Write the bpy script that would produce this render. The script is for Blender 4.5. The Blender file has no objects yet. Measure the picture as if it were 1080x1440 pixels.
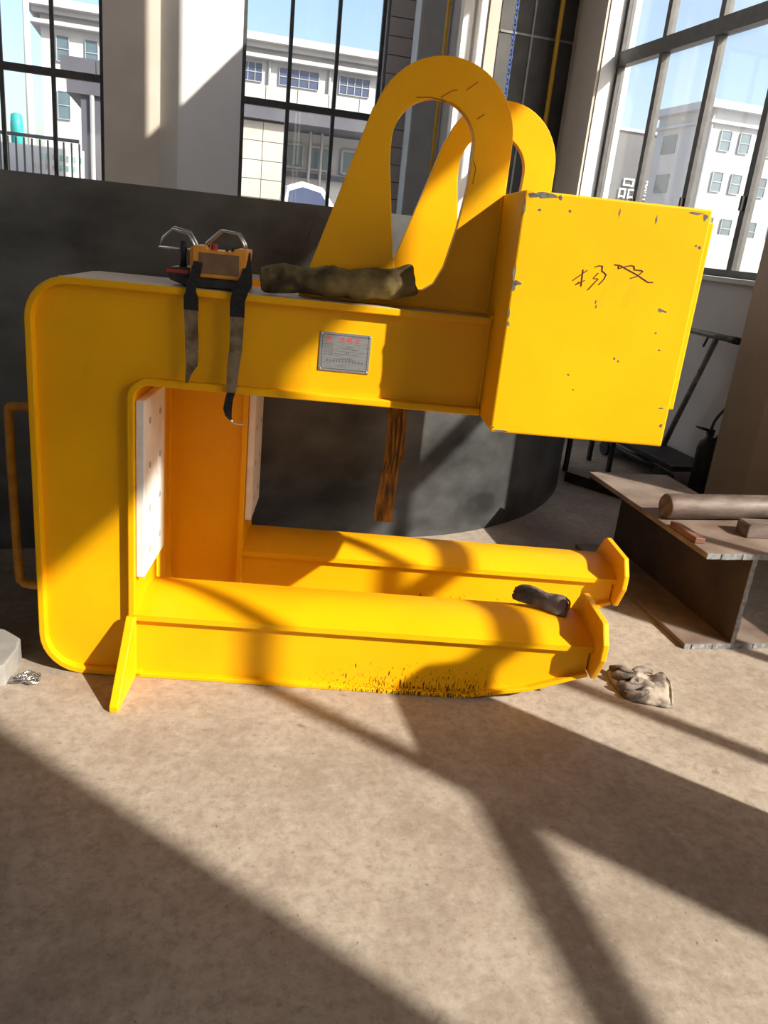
import bpy, bmesh, math, random
from mathutils import Vector, Matrix, noise
from mathutils.geometry import tessellate_polygon

random.seed(7)
R = math.radians
SC = bpy.context.scene
COL = SC.collection

# ------------------------------------------------------------------ camera
F_PX = 1123.0
down = Vector((204 - 540, 3930 - 720, F_PX)).normalized()      # nadir seen from the lens (x right, y down, z ahead)
fwd = Vector((0, 0, 1))
yax = (fwd - down * fwd.dot(down)).normalized()
zax = -down
xax = yax.cross(zax)
# rows: world axes in lens coordinates -> world position of a lens direction
Rw = Matrix((xax, yax, zax))
cr = Rw @ Vector((1, 0, 0)); cu = Rw @ Vector((0, -1, 0)); cb = Rw @ Vector((0, 0, -1))
cam_d = bpy.data.cameras.new('camera')
cam_d.sensor_fit = 'VERTICAL'; cam_d.sensor_height = 24.0; cam_d.sensor_width = 18.0
cam_d.lens = F_PX / 1440.0 * 24.0
cam_d.clip_start = 0.05; cam_d.clip_end = 500
cam = bpy.data.objects.new('camera', cam_d)
M = Matrix.Identity(4)
for i in range(3):
    M[i][0] = cr[i]; M[i][1] = cu[i]; M[i][2] = cb[i]
M[0][3], M[1][3], M[2][3] = 0, 0, 1.5
cam.matrix_world = M
COL.objects.link(cam)
SC.camera = cam

# ------------------------------------------------------------------ light
SUN_DIR = Vector((-1.467, .899, -1.2)).normalized()            # the way the sunlight travels
SKY_STRENGTH = 0.28
SUN_ENERGY = 9.6
EXPOSURE = 0.0
world = bpy.data.worlds.new('sky'); SC.world = world; world.use_nodes = True
nt = world.node_tree
for n_ in list(nt.nodes): nt.nodes.remove(n_)
sky = nt.nodes.new('ShaderNodeTexSky'); sky.sky_type = 'NISHITA'; sky.sun_disc = False
sky.sun_elevation = math.asin(-SUN_DIR.z); sky.sun_rotation = math.atan2(-SUN_DIR.x, -SUN_DIR.y)
sky.air_density = 1.1; sky.dust_density = 2.4; sky.ozone_density = 1.2
bg = nt.nodes.new('ShaderNodeBackground'); bg.inputs[1].default_value = SKY_STRENGTH
wo = nt.nodes.new('ShaderNodeOutputWorld')
nt.links.new(sky.outputs[0], bg.inputs[0]); nt.links.new(bg.outputs[0], wo.inputs[0])
sd = bpy.data.lights.new('sun', 'SUN'); sd.energy = SUN_ENERGY; sd.angle = R(0.6); sd.color = (1.0, .93, .82)
so = bpy.data.objects.new('sun', sd); so.rotation_euler = SUN_DIR.to_track_quat('-Z', 'Y').to_euler()
so.location = (8, -6, 12); COL.objects.link(so)
SC.view_settings.view_transform = 'Standard'; SC.view_settings.look = 'None'
SC.view_settings.gamma = 1.0; SC.view_settings.use_curve_mapping = False
SC.view_settings.exposure = EXPOSURE

# ------------------------------------------------------------------ materials
def srgb(r, g, b):
    f = lambda c: (c / 255) / 12.92 if c / 255 <= .04045 else ((c / 255 + .055) / 1.055) ** 2.4
    return (f(r), f(g), f(b), 1)
def new_mat(name):
    m = bpy.data.materials.new(name); m.use_nodes = True
    t = m.node_tree; b = t.nodes['Principled BSDF']
    return m, t, b
def ramp(t, fac, stops):
    n = t.nodes.new('ShaderNodeValToRGB'); e = n.color_ramp.elements
    e[0].position, e[0].color = stops[0]; e[1].position, e[1].color = stops[1]
    for p, c in stops[2:]:
        x = e.new(p); x.color = c
    t.links.new(fac, n.inputs[0]); return n.outputs[0]
def tex_noise(t, vec, scale, detail=4, rough=.55, dist=0):
    n = t.nodes.new('ShaderNodeTexNoise'); n.inputs['Scale'].default_value = scale
    n.inputs['Detail'].default_value = detail; n.inputs['Roughness'].default_value = rough
    n.inputs['Distortion'].default_value = dist
    if vec: t.links.new(vec, n.inputs['Vector'])
    return n.outputs['Fac']
def mapping(t, scale=(1, 1, 1), loc=(0, 0, 0)):
    c = t.nodes.new('ShaderNodeTexCoord'); m = t.nodes.new('ShaderNodeMapping')
    m.inputs['Scale'].default_value = scale; m.inputs['Location'].default_value = loc
    t.links.new(c.outputs['Object'], m.inputs[0]); return m.outputs[0]
def mathn(t, op, a, b=None):
    n = t.nodes.new('ShaderNodeMath'); n.operation = op
    for i, v in enumerate((a, b)):
        if v is None: continue
        if isinstance(v, (int, float)): n.inputs[i].default_value = v
        else: t.links.new(v, n.inputs[i])
    return n.outputs[0]
def mixc(t, fac, a, b):
    n = t.nodes.new('ShaderNodeMix'); n.data_type = 'RGBA'
    for i, v in ((0, fac), (6, a), (7, b)):
        if isinstance(v, (int, float)): n.inputs[i].default_value = v
        elif isinstance(v, tuple): n.inputs[i].default_value = v
        else: t.links.new(v, n.inputs[i])
    return n.outputs[2]
def bump(t, b, h, strength=.2, dist=.01):
    n = t.nodes.new('ShaderNodeBump'); n.inputs['Strength'].default_value = strength
    n.inputs['Distance'].default_value = dist
    t.links.new(h, n.inputs['Height']); t.links.new(n.outputs[0], b.inputs['Normal'])
def simple(name, c1, c2, scale=6, rough=.6, metal=0, bmp=.1, stretch=(1, 1, 1), lo=.35, hi=.65, spec=.5, detail=5):
    m, t, b = new_mat(name)
    v = mapping(t, stretch)
    f = tex_noise(t, v, scale, detail)
    t.links.new(ramp(t, f, [(lo, c1), (hi, c2)]), b.inputs['Base Color'])
    b.inputs['Roughness'].default_value = rough; b.inputs['Metallic'].default_value = metal
    b.inputs['Specular IOR Level'].default_value = spec
    if bmp: bump(t, b, f, bmp, .005)
    return m
MAT = {}
Y1, Y2 = (.84, .395, .0015, 1), (.90, .445, .0025, 1)
def yellow(name, wear=None):
    m, t, b = new_mat(name)
    co = t.nodes.new('ShaderNodeTexCoord').outputs['Object']
    f = tex_noise(t, co, 3.0, 5)
    col = ramp(t, f, [(.35, Y1), (.65, Y2)])
    sp = t.nodes.new('ShaderNodeSeparateXYZ'); t.links.new(co, sp.inputs[0])
    if wear == 'arm':      # upright black scrapes low on the arm's side
        v = mapping(t, (190, 190, 42))
        s1 = tex_noise(t, v, 1.0, 4, .65, .6)
        zf = t.nodes.new('ShaderNodeMapRange'); t.links.new(sp.outputs[2], zf.inputs[0])
        zf.inputs[1].default_value = .19; zf.inputs[2].default_value = -.005; zf.inputs[3].default_value = 0; zf.inputs[4].default_value = .29
        xa = t.nodes.new('ShaderNodeMapRange'); t.links.new(sp.outputs[0], xa.inputs[0])
        xa.inputs[1].default_value = .20; xa.inputs[2].default_value = .85; xa.inputs[3].default_value = 0; xa.inputs[4].default_value = 1
        xb = t.nodes.new('ShaderNodeMapRange'); t.links.new(sp.outputs[0], xb.inputs[0])
        xb.inputs[1].default_value = 1.42; xb.inputs[2].default_value = 1.15; xb.inputs[3].default_value = 0; xb.inputs[4].default_value = 1
        th = mathn(t, 'SUBTRACT', .78, mathn(t, 'MULTIPLY', zf.outputs[0], mathn(t, 'MULTIPLY', xa.outputs[0], xb.outputs[0])))
        k = mathn(t, 'GREATER_THAN', s1, th)
        col = mixc(t, k, col, (.06, .03, .006, 1))
    if wear in ('box', 'plate'):
        n1 = tex_noise(t, mapping(t, (1, 1, 1), (3, 1, 2)), 26, 3, .6)
        th = .79 if wear == 'box' else .775
        k = mathn(t, 'GREATER_THAN', n1, th)
        col = mixc(t, mathn(t, 'MULTIPLY', k, .85), col, (.10, .07, .015, 1))
        n2 = tex_noise(t, mapping(t, (1.0, 1, .35), (1, 5, 2)), 9, 6, .7)
        k2 = ramp(t, n2, [(.60, (0, 0, 0, 1)), (.74, (.35, .35, .35, 1))])
        col = mixc(t, k2, col, (.48, .29, .01, 1))
    if wear == 'dust':     # settled grey dust on the upward-facing top of the beam
        g = t.nodes.new('ShaderNodeNewGeometry'); sn = t.nodes.new('ShaderNodeSeparateXYZ'); t.links.new(g.outputs['Normal'], sn.inputs[0])
        up = ramp(t, sn.outputs[2], [(.80, (0, 0, 0, 1)), (.98, (1, 1, 1, 1))])
        k = mathn(t, 'MULTIPLY', up, ramp(t, tex_noise(t, co, 7, 5), [(.25, (.7, .7, .7, 1)), (.65, (1, 1, 1, 1))]))
        k = mathn(t, 'MULTIPLY', k, mathn(t, 'GREATER_THAN', sp.outputs[2], 1.2))
        col = mixc(t, k, col, (.46, .39, .31, 1))
    t.links.new(col, b.inputs['Base Color'])
    b.inputs['Roughness'].default_value = .45
    b.inputs['Specular IOR Level'].default_value = .18
    bump(t, b, tex_noise(t, co, 55, 3), .06, .003)
    return m
MAT['yellow'] = yellow('yellow_paint')
MAT['yellow_arm'] = yellow('yellow_paint_scraped', 'arm')
MAT['yellow_box'] = yellow('yellow_paint_chipped', 'box')
MAT['yellow_plate'] = yellow('yellow_paint_worn', 'plate')
MAT['yellow_dusty'] = yellow('yellow_paint_dusty_top', 'dust')
MAT['handle_paint'] = simple('worn_orange_paint', (.36, .13, .006, 1), (.60, .26, .006, 1), 14, .55)
MAT['pad'] = simple('white_nylon', (.72, .69, .66, 1), (.82, .80, .78, 1), 14, .55)
MAT['bolt'] = simple('pad_bolt_grey', (.34, .31, .30, 1), (.46, .43, .41, 1), 40, .6)
MAT['chip'] = simple('bare_chipped_steel', (.05, .055, .05, 1), (.16, .15, .12, 1), 60, .7)
MAT['ink'] = simple('brown_marker', (.10, .035, .008, 1), (.13, .05, .01, 1), 60, .6, bmp=0)
MAT['plate_metal'] = simple('brushed_aluminium', (.30, .30, .30, 1), (.40, .40, .40, 1), 30, .45, .7, .03, (1, 1, 12))
MAT['red_print'] = simple('red_print', (.62, .02, .02, 1), (.70, .03, .03, 1), 20, .6, bmp=0)
MAT['black_print'] = simple('black_print', (.03, .03, .03, 1), (.06, .06, .06, 1), 20, .6, bmp=0)
MAT['rust_print'] = simple('faded_stencil', (.45, .20, .01, 1), (.5, .24, .01, 1), 20, .6, bmp=0)
MAT['chrome'] = simple('bright_wire', (.55, .55, .55, 1), (.65, .65, .65, 1), 20, .25, 1, 0)
MAT['orange'] = simple('orange_plastic', (.72, .27, .015, 1), (.82, .33, .02, 1), 18, .4)
MAT['brown_panel'] = simple('smoked_panel', (.16, .08, .035, 1), (.22, .11, .05, 1), 30, .35)
MAT['black'] = simple('black_plastic', (.010, .010, .011, 1), (.025, .024, .024, 1), 30, .5)
MAT['web_black'] = simple('black_webbing', (.008, .008, .009, 1), (.02, .02, .02, 1), 120, .9)
MAT['web_worn'] = simple('worn_olive_webbing', (.085, .058, .032, 1), (.26, .185, .11, 1), 22, .9)
MAT['red'] = simple('red_plastic', (.35, .02, .015, 1), (.45, .03, .02, 1), 20, .4)
MAT['canvas'] = simple('oily_olive_canvas', (.04, .028, .009, 1), (.34, .24, .085, 1), 9, .8, bmp=.3, lo=.38, hi=.72)
MAT['sling'] = simple('dirty_orange_sling', (.035, .017, .004, 1), (.30, .14, .014, 1), 20, .85, bmp=.3, stretch=(3, 3, .5))
MAT['glove_dark'] = simple('greasy_dark_cloth', (.022, .018, .016, 1), (.16, .12, .10, 1), 14, .75, bmp=.3)
MAT['glove_light'] = simple('soiled_cotton', (.08, .06, .048, 1), (.38, .315, .255, 1), 18, .9, bmp=.3, lo=.42, hi=.6)
MAT['glove_mid'] = simple('grey_soiled_cotton', (.05, .038, .032, 1), (.26, .21, .18, 1), 22, .9, bmp=.3, lo=.38, hi=.62)
MAT['mill_steel'] = simple('dark_mill_scale', (.026, .026, .026, 1), (.10, .10, .10, 1), 2.2, .42, .2, .05, (1, 1, 1.6), detail=9)
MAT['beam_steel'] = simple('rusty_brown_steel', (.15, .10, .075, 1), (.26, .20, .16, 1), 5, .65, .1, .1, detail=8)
MAT['web_steel'] = simple('brown_steel_painted_shade', (.035, .020, .012, 1), (.075, .048, .032, 1), 4, .6, .1, .1, detail=8)  # darker copy of the beam steel; the web's shade is in its colour
MAT['cut_steel'] = simple('flame_cut_edge', (.16, .16, .16, 1), (.34, .34, .34, 1), 40, .6, .3, .4)
MAT['bar_steel'] = simple('brown_round_bar', (.10, .068, .055, 1), (.20, .155, .135, 1), 7, .6, .15, .1, (1, 4, 4), detail=8)
MAT['red_steel'] = simple('red_lead_steel', (.12, .045, .028, 1), (.22, .10, .065, 1), 12, .6)
MAT['dark_steel'] = simple('black_oily_steel', (.012, .011, .010, 1), (.035, .032, .030, 1), 12, .55, .2)
MAT['pipe_steel'] = simple('worn_pipe', (.16, .14, .12, 1), (.30, .28, .25, 1), 20, .5, .4)
MAT['galv'] = simple('silver_wire', (.55, .55, .56, 1), (.8, .8, .8, 1), 50, .25, 1, 0)
MAT['slab'] = simple('grey_board', (.24, .22, .20, 1), (.33, .31, .28, 1), 8, .8)
MAT['wall'] = simple('painted_wall', (.82, .80, .78, 1), (.86, .84, .82, 1), 1.4, .85, 0, .03)
MAT['wall_grey'] = simple('grey_beige_wall', (.60, .56, .53, 1), (.66, .62, .59, 1), 1.8, .85, 0, .03)
MAT['column'] = simple('beige_column_paint', (.40, .32, .235, 1), (.47, .38, .285, 1), 2.2, .7, 0, .03)
MAT['pil'] = simple('taupe_pilaster', (.58, .50, .42, 1), (.66, .57, .48, 1), 1.2, .85, 0, .03)
MAT['cream'] = simple('cream_trim', (.62, .60, .54, 1), (.68, .65, .58, 1), 2, .8, 0, .02)
MAT['tile'] = simple('taupe_tile', (.50, .43, .38, 1), (.58, .50, .45, 1), 3, .5, 0, .03)
MAT['grout'] = simple('dark_grout', (.08, .07, .06, 1), (.12, .10, .09, 1), 20, .9)
MAT['grey_steel'] = simple('grey_column_steel', (.50, .51, .51, 1), (.56, .57, .57, 1), 3, .55, 0, .02)
MAT['door_dark'] = simple('dark_door_sheet', (.05, .048, .046, 1), (.085, .08, .076, 1), 3, .6, 0, .05)
MAT['frame'] = simple('dark_grey_aluminium', (.055, .053, .052, 1), (.085, .08, .078, 1), 12, .45, .2, 0)
MAT['frame_light'] = simple('grey_aluminium', (.20, .20, .195, 1), (.27, .265, .26, 1), 12, .45, .2, 0)
MAT['pipe_yellow'] = simple('yellow_pipe_paint', (.62, .33, .015, 1), (.72, .40, .02, 1), 6, .5)
MAT['blue'] = simple('blue_chain_steel', (.02, .07, .30, 1), (.04, .11, .42, 1), 20, .5)
MAT['ceiling'] = simple('roof_sheet', (.20, .20, .20, 1), (.26, .26, .26, 1), 1, .7, 0, 0)
MAT['white_wall'] = simple('white_render', (.44, .435, .44, 1), (.49, .485, .49, 1), .4, .85, 0, 0)
MAT['cornice'] = simple('white_cornice', (.42, .415, .43, 1), (.47, .465, .48, 1), .6, .85, 0, 0)
MAT['grey_panel'] = simple('grey_cladding', (.065, .065, .082, 1), (.09, .09, .108, 1), .6, .7, 0, 0)  # darkened so the colour carries the shade over the porch front
MAT['light_panel'] = simple('light_grey_panel', (.34, .34, .34, 1), (.39, .385, .38, 1), .5, .7, 0, 0)
MAT['cream_tile'] = simple('cream_wall_tile', (.42, .385, .34, 1), (.47, .43, .385, 1), .8, .6, 0, 0)
MAT['dark_bldg'] = simple('dark_grey_cladding', (.075, .075, .08, 1), (.10, .10, .105, 1), .6, .7, 0, 0)
MAT['bld_glass'] = simple('blue_grey_glazing', (.035, .05, .11, 1), (.06, .08, .15, 1), .5, .25, 0, 0)
MAT['bld_glass2'] = simple('teal_grey_glazing', (.07, .11, .14, 1), (.11, .16, .19, 1), .5, .25, 0, 0)
MAT['white'] = simple('white_paint', (.75, .75, .75, 1), (.8, .8, .8, 1), 4, .5, 0, 0)
MAT['bar_grey'] = simple('pale_window_bar', (.30, .31, .33, 1), (.36, .37, .39, 1), 2, .5, 0, 0)
MAT['yard'] = simple('pale_concrete_yard', (.30, .29, .28, 1), (.36, .35, .34, 1), .5, .9, 0, 0)
MAT['fence'] = simple('grey_fence_paint', (.07, .07, .075, 1), (.11, .11, .115, 1), 4, .6, 0, 0)
MAT['banner'] = simple('white_banner', (.74, .74, .73, 1), (.8, .8, .79, 1), 3, .8, 0, 0)
MAT['green_print'] = simple('faded_green_print', (.18, .52, .38, 1), (.25, .60, .45, 1), 9, .8, bmp=0)
MAT['pink_print'] = simple('faded_pink_print', (.72, .38, .38, 1), (.78, .48, .46, 1), 9, .8, bmp=0)
MAT['teal'] = simple('teal_plastic', (.02, .30, .30, 1), (.04, .40, .38, 1), 3, .5)
MAT['cabinet'] = simple('grey_cabinet_paint', (.28, .29, .30, 1), (.34, .35, .36, 1), 3, .5)
# floor: worn, stained concrete
m, t, b = new_mat('worn_concrete')
co = mapping(t)
f1 = tex_noise(t, co, 1.1, 8, .62, .4); f2 = tex_noise(t, co, 7, 9, .70, .15); f3 = tex_noise(t, co, 45, 5, .6)
c = ramp(t, f1, [(.32, (.30, .238, .186, 1)), (.68, (.475, .405, .333, 1))])
c = mixc(t, ramp(t, f2, [(.42, (0, 0, 0, 1)), (.72, (.55, .55, .55, 1))]), c, (.44, .385, .32, 1))
c = mixc(t, ramp(t, f3, [(.56, (0, 0, 0, 1)), (.72, (.5, .5, .5, 1))]), c, (.17, .13, .095, 1))
f4 = tex_noise(t, mapping(t, (14, 3, 1), (4, 2, 0)), 1.6, 6, .7, 1.5)
c = mixc(t, ramp(t, f4, [(.66, (0, 0, 0, 1)), (.70, (.35, .35, .35, 1)), (.74, (0, 0, 0, 1))]), c, (.50, .44, .37, 1))
f5 = tex_noise(t, mapping(t, (1, 1, 1), (9, 3, 0)), 11, 3, .5)
c = mixc(t, ramp(t, f5, [(.70, (0, 0, 0, 1)), (.77, (.7, .7, .7, 1))]), c, (.10, .075, .055, 1))
f6 = tex_noise(t, mapping(t, (1, 1, 1), (2, 7, 0)), 3.2, 10, .76, .3)
c = mixc(t, ramp(t, f6, [(.40, (.45, .45, .45, 1)), (.56, (0, 0, 0, 1))]), c, (.235, .185, .14, 1))
f7 = tex_noise(t, mapping(t, (2.5, 9, 1), (1, 1, 0)), 6, 5, .7, 2.0)
c = mixc(t, ramp(t, f7, [(.63, (0, 0, 0, 1)), (.655, (.5, .5, .5, 1)), (.68, (0, 0, 0, 1))]), c, (.20, .155, .115, 1))
f8 = tex_noise(t, mapping(t, (1, 1, 1), (5, 5, 0)), 26, 9, .78, .15)
c = mixc(t, ramp(t, f8, [(.36, (.55, .55, .55, 1)), (.52, (0, 0, 0, 1))]), c, (.20, .155, .118, 1))
c = mixc(t, ramp(t, f8, [(.55, (0, 0, 0, 1)), (.70, (.55, .55, .55, 1))]), c, (.52, .46, .39, 1))
f9 = tex_noise(t, mapping(t, (1.6, 1, 1), (8, 1, 0)), 48, 2, .5)
c = mixc(t, ramp(t, f9, [(.715, (0, 0, 0, 1)), (.78, (.8, .8, .8, 1))]), c, (.07, .05, .035, 1))
t.links.new(c, b.inputs['Base Color']); b.inputs['Roughness'].default_value = .62
b.inputs['Specular IOR Level'].default_value = .35
bump(t, b, f3, .12, .004)
MAT['floor'] = m
# thin window glass: clear with a faint mirror and a little dust
def glass(name, refl, dust):
    m, t, b = new_mat(name); t.nodes.remove(b)
    out = t.nodes['Material Output']
    tr = t.nodes.new('ShaderNodeBsdfTransparent'); tr.inputs[0].default_value = (.96, .97, .97, 1)
    gl = t.nodes.new('ShaderNodeBsdfGlossy'); gl.inputs['Roughness'].default_value = .02
    df = t.nodes.new('ShaderNodeBsdfTranslucent'); df.inputs[0].default_value = (.8, .8, .8, 1)
    m1 = t.nodes.new('ShaderNodeMixShader'); m1.inputs[0].default_value = refl
    t.links.new(tr.outputs[0], m1.inputs[1]); t.links.new(gl.outputs[0], m1.inputs[2])
    m2 = t.nodes.new('ShaderNodeMixShader'); m2.inputs[0].default_value = dust
    t.links.new(m1.outputs[0], m2.inputs[1]); t.links.new(df.outputs[0], m2.inputs[2])
    t.links.new(m2.outputs[0], out.inputs[0])
    return m
MAT['glass'] = glass('window_glass', .04, .01)
MAT['glass_dusty'] = glass('dusty_window_glass', .05, .03)

# ------------------------------------------------------------------ mesh helpers
class MB:
    def __init__(s): s.v = []; s.f = []
    def add(s, vs, fs):
        o = len(s.v); s.v += [tuple(p) for p in vs]; s.f += [tuple(i + o for i in f) for f in fs]; return s
    def box(s, x0, x1, y0, y1, z0, z1):
        return s.add([(x0, y0, z0), (x1, y0, z0), (x1, y1, z0), (x0, y1, z0), (x0, y0, z1), (x1, y0, z1), (x1, y1, z1), (x0, y1, z1)],
                     [(0, 3, 2, 1), (4, 5, 6, 7), (0, 1, 5, 4), (1, 2, 6, 5), (2, 3, 7, 6), (3, 0, 4, 7)])
    def prism(s, poly, d0, d1, fn=None, holes=()):
        """poly in (u, v), extruded from d0 to d1 along w; fn maps (u, v, w) to a point (default u = x, v = z, w = y)"""
        fn = fn or (lambda u, v, w: (u, w, v))
        loops = [list(poly)] + [list(h) for h in holes]
        flat = [p for l in loops for p in l]; n = len(flat)
        tri = tessellate_polygon([[Vector((p[0], p[1], 0)) for p in l] for l in loops])
        vs = [fn(p[0], p[1], d0) for p in flat] + [fn(p[0], p[1], d1) for p in flat]
        fs = [tuple(t_) for t_ in tri] + [tuple(i + n for i in reversed(t_)) for t_ in tri]
        o = 0
        for l in loops:
            k = len(l)
            for i in range(k):
                a, b_ = o + i, o + (i + 1) % k
                fs.append((a, b_, b_ + n, a + n))
            o += k
        return s.add(vs, fs)
    def strip(s, path, th, d0, d1, fn=None):
        """a bent flat bar: path in (u, v), thickness th to the left of the path, width d0..d1"""
        fn = fn or (lambda u, v, w: (u, w, v))
        n = len(path); off = []
        for i, p in enumerate(path):
            a = Vector(path[max(i - 1, 0)]); b_ = Vector(path[min(i + 1, n - 1)])
            d = (b_ - a).normalized(); off.append((p[0] - d.y * th, p[1] + d.x * th))
        vs = []
        for p, q in zip(path, off):
            vs += [fn(*p, d0), fn(*p, d1), fn(*q, d1), fn(*q, d0)]
        fs = [(0, 1, 2, 3), tuple(reversed([4 * (n - 1) + i for i in range(4)]))]
        for i in range(n - 1):
            for j in range(4):
                a, b_ = 4 * i + j, 4 * i + (j + 1) % 4
                fs.append((a, a + 4, b_ + 4, b_))
        return s.add(vs, fs)
    def tube(s, pts, r, seg=10, closed=False):
        pts = [Vector(p) for p in pts]; n = len(pts)
        rs = r if isinstance(r, (list, tuple)) else [r] * n
        prev = None; vs = []
        for i, p in enumerate(pts):
            if closed: d = pts[(i + 1) % n] - pts[i - 1]
            else: d = pts[min(i + 1, n - 1)] - pts[max(i - 1, 0)]
            d.normalize()
            if prev is None:
                up = Vector((0, 0, 1)) if abs(d.z) < .9 else Vector((1, 0, 0))
                prev = d.cross(up).normalized()
            x = (prev - d * prev.dot(d)).normalized(); y = d.cross(x); prev = x
            for k in range(seg):
                a = 2 * math.pi * k / seg
                vs.append(p + (x * math.cos(a) + y * math.sin(a)) * rs[i])
        fs = []
        for i in range(n if closed else n - 1):
            j = (i + 1) % n
            for k in range(seg):
                fs.append((i * seg + k, i * seg + (k + 1) % seg, j * seg + (k + 1) % seg, j * seg + k))
        if not closed:
            fs.append(tuple(reversed(range(seg)))); fs.append(tuple((n - 1) * seg + k for k in range(seg)))
        return s.add(vs, fs)
    def cyl(s, p0, p1, r, seg=20): return s.tube([p0, p1], r, seg)
    def ball(s, c, rx, ry, rz, u=14, v=9):
        vs = [(c[0], c[1], c[2] + rz)]
        for i in range(1, v):
            ph = math.pi * i / v
            for k in range(u):
                a = 2 * math.pi * k / u
                vs.append((c[0] + rx * math.sin(ph) * math.cos(a), c[1] + ry * math.sin(ph) * math.sin(a), c[2] + rz * math.cos(ph)))
        vs.append((c[0], c[1], c[2] - rz)); fs = []
        for k in range(u):
            fs.append((0, 1 + k, 1 + (k + 1) % u)); fs.append((len(vs) - 1, 1 + (v - 2) * u + (k + 1) % u, 1 + (v - 2) * u + k))
        for i in range(v - 2):
            for k in range(u):
                a = 1 + i * u; fs.append((a + k, a + u + k, a + u + (k + 1) % u, a + (k + 1) % u))
        return s.add(vs, fs)
    def mesh(s, name, mat):
        me = bpy.data.meshes.new(name); me.from_pydata(s.v, [], s.f); me.materials.append(MAT[mat])
        bm = bmesh.new(); bm.from_mesh(me); bmesh.ops.recalc_face_normals(bm, faces=bm.faces); bm.to_mesh(me); bm.free()
        return me
    def build(s, name, mat, parent=None, loc=None, rz=None, bev=0, smooth=False, label=None):
        o = bpy.data.objects.new(name, s.mesh(name, mat)); COL.objects.link(o)
        if parent: o.parent = parent
        if loc is not None: o.location = loc
        if rz is not None: o.rotation_euler = (0, 0, rz)
        if smooth:
            for p in o.data.polygons: p.use_smooth = True
        if bev:
            md = o.modifiers.new('bevel', 'BEVEL'); md.width = bev; md.segments = 2; md.limit_method = 'ANGLE'; md.angle_limit = R(40)
        if label: o['label'] = label
        return o
def empty(name, loc=(0, 0, 0), rz=0):
    o = bpy.data.objects.new(name, None); o.location = loc; o.rotation_euler = (0, 0, rz); o.empty_display_size = .1
    COL.objects.link(o); return o
def tag(o, label, cat, group=None):
    o['label'] = label; o['category'] = cat
    if group: o['group'] = group
    return o
def struct(o, label=None):
    o['kind'] = 'structure'
    if label: o['label'] = label
    return o
def dup(o, parent, loc=None):
    c_ = o.copy(); COL.objects.link(c_); c_.parent = parent
    if loc is not None: c_.location = loc
    return c_
def arc(cx, cz, r, a0, a1, n=8):
    return [(cx + r * math.cos(R(a0 + (a1 - a0) * i / n)), cz + r * math.sin(R(a0 + (a1 - a0) * i / n))) for i in range(n + 1)]
def smooth_path(pts, n=6):
    pts = [Vector(p) for p in pts]; out = []
    for i in range(len(pts) - 1):
        p0, p1, p2, p3 = pts[max(i - 1, 0)], pts[i], pts[i + 1], pts[min(i + 2, len(pts) - 1)]
        for k in range(n):
            t_ = k / n
            out.append(.5 * ((2 * p1) + (p2 - p0) * t_ + (2 * p0 - 5 * p1 + 4 * p2 - p3) * t_ ** 2 + (3 * p1 - p0 - 3 * p2 + p3) * t_ ** 3))
    out.append(pts[-1]); return out

# the hall's own axes: a to the right along the far wall, b towards the far wall
WA = R(16.3)
EX = Vector((math.cos(WA), math.sin(WA), 0)); EY = Vector((-math.sin(WA), math.cos(WA), 0))
def H(a, b_, z=0): return EX * a + EY * b_ + Vector((0, 0, z))
def hall(mb, name, mat, a, b_, z=0, **k):       # a mesh given in (a, b, z) about its own base point
    return mb.build(name, mat, loc=H(a, b_, z), rz=WA, **k)

# ================================================================== structure
A_R, B_B, Z_C = 3.885, 13.38, 9.0
fl = hall(MB().box(-10, 4.15, -9, 13.6, -.12, 0), 'floor', 'floor', 0, 0); struct(fl, 'worn stained concrete workshop floor')
ce = hall(MB().box(-10, 4.15, -9, 9.3, Z_C, Z_C + .15).box(-10, -8, 9.3, 12.6, Z_C, Z_C + .15).box(3, 4.15, 9.3, 12.6, Z_C, Z_C + .15).box(-10, 4.15, 12.6, 13.64, Z_C, Z_C + .15), 'ceiling', 'ceiling', 0, 0); struct(ce, 'high grey sheet roof of the hall with an added unseen skylight strip that lights the far end')  # skylight gap is added out of view to brighten the far walls
def walled(mb, spans, lo, hi, openings, put):
    """wall between lo and hi along u, with openings (u0, u1, z0, z1)"""
    us = sorted({lo, hi} | {u for o in openings for u in o[:2]})
    for u0, u1 in zip(us, us[1:]):
        ops = sorted([o for o in openings if o[0] <= u0 and o[1] >= u1], key=lambda o: o[2])
        z = 0
        for o in ops:
            if o[2] > z: put(mb, u0, u1, z, o[2])
            z = o[3]
        if z < Z_C: put(mb, u0, u1, z, Z_C)
WIN_R3 = (4.62, 7.67, 1.435, 5.0); WIN_R4 = (-2.87, 1.73, 1.435, 5.03); WIN_R5 = (8.36, 13.2, 6.80, 8.95)
mb = MB(); walled(mb, None, -9, 13.64, [WIN_R3, WIN_R4, WIN_R5], lambda m_, u0, u1, z0, z1: m_.box(0, .265, u0, u1, z0, z1))
wr = hall(mb, 'wall_right', 'wall_grey', A_R, 0); struct(wr, 'grey-beige painted side wall under and around the large side windows')
WIN_A = (-3.58, -.88, 1.435, 5.0); WIN_B = (1.045, 3.15, 1.435, 5.0)
mb = MB(); walled(mb, None, -10, A_R, [WIN_A, WIN_B], lambda m_, u0, u1, z0, z1: m_.box(u0, u1, 0, .26, z0, z1))
wb = hall(mb, 'wall_back', 'wall', 0, B_B); struct(wb, 'white painted far wall between the windows')

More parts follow.
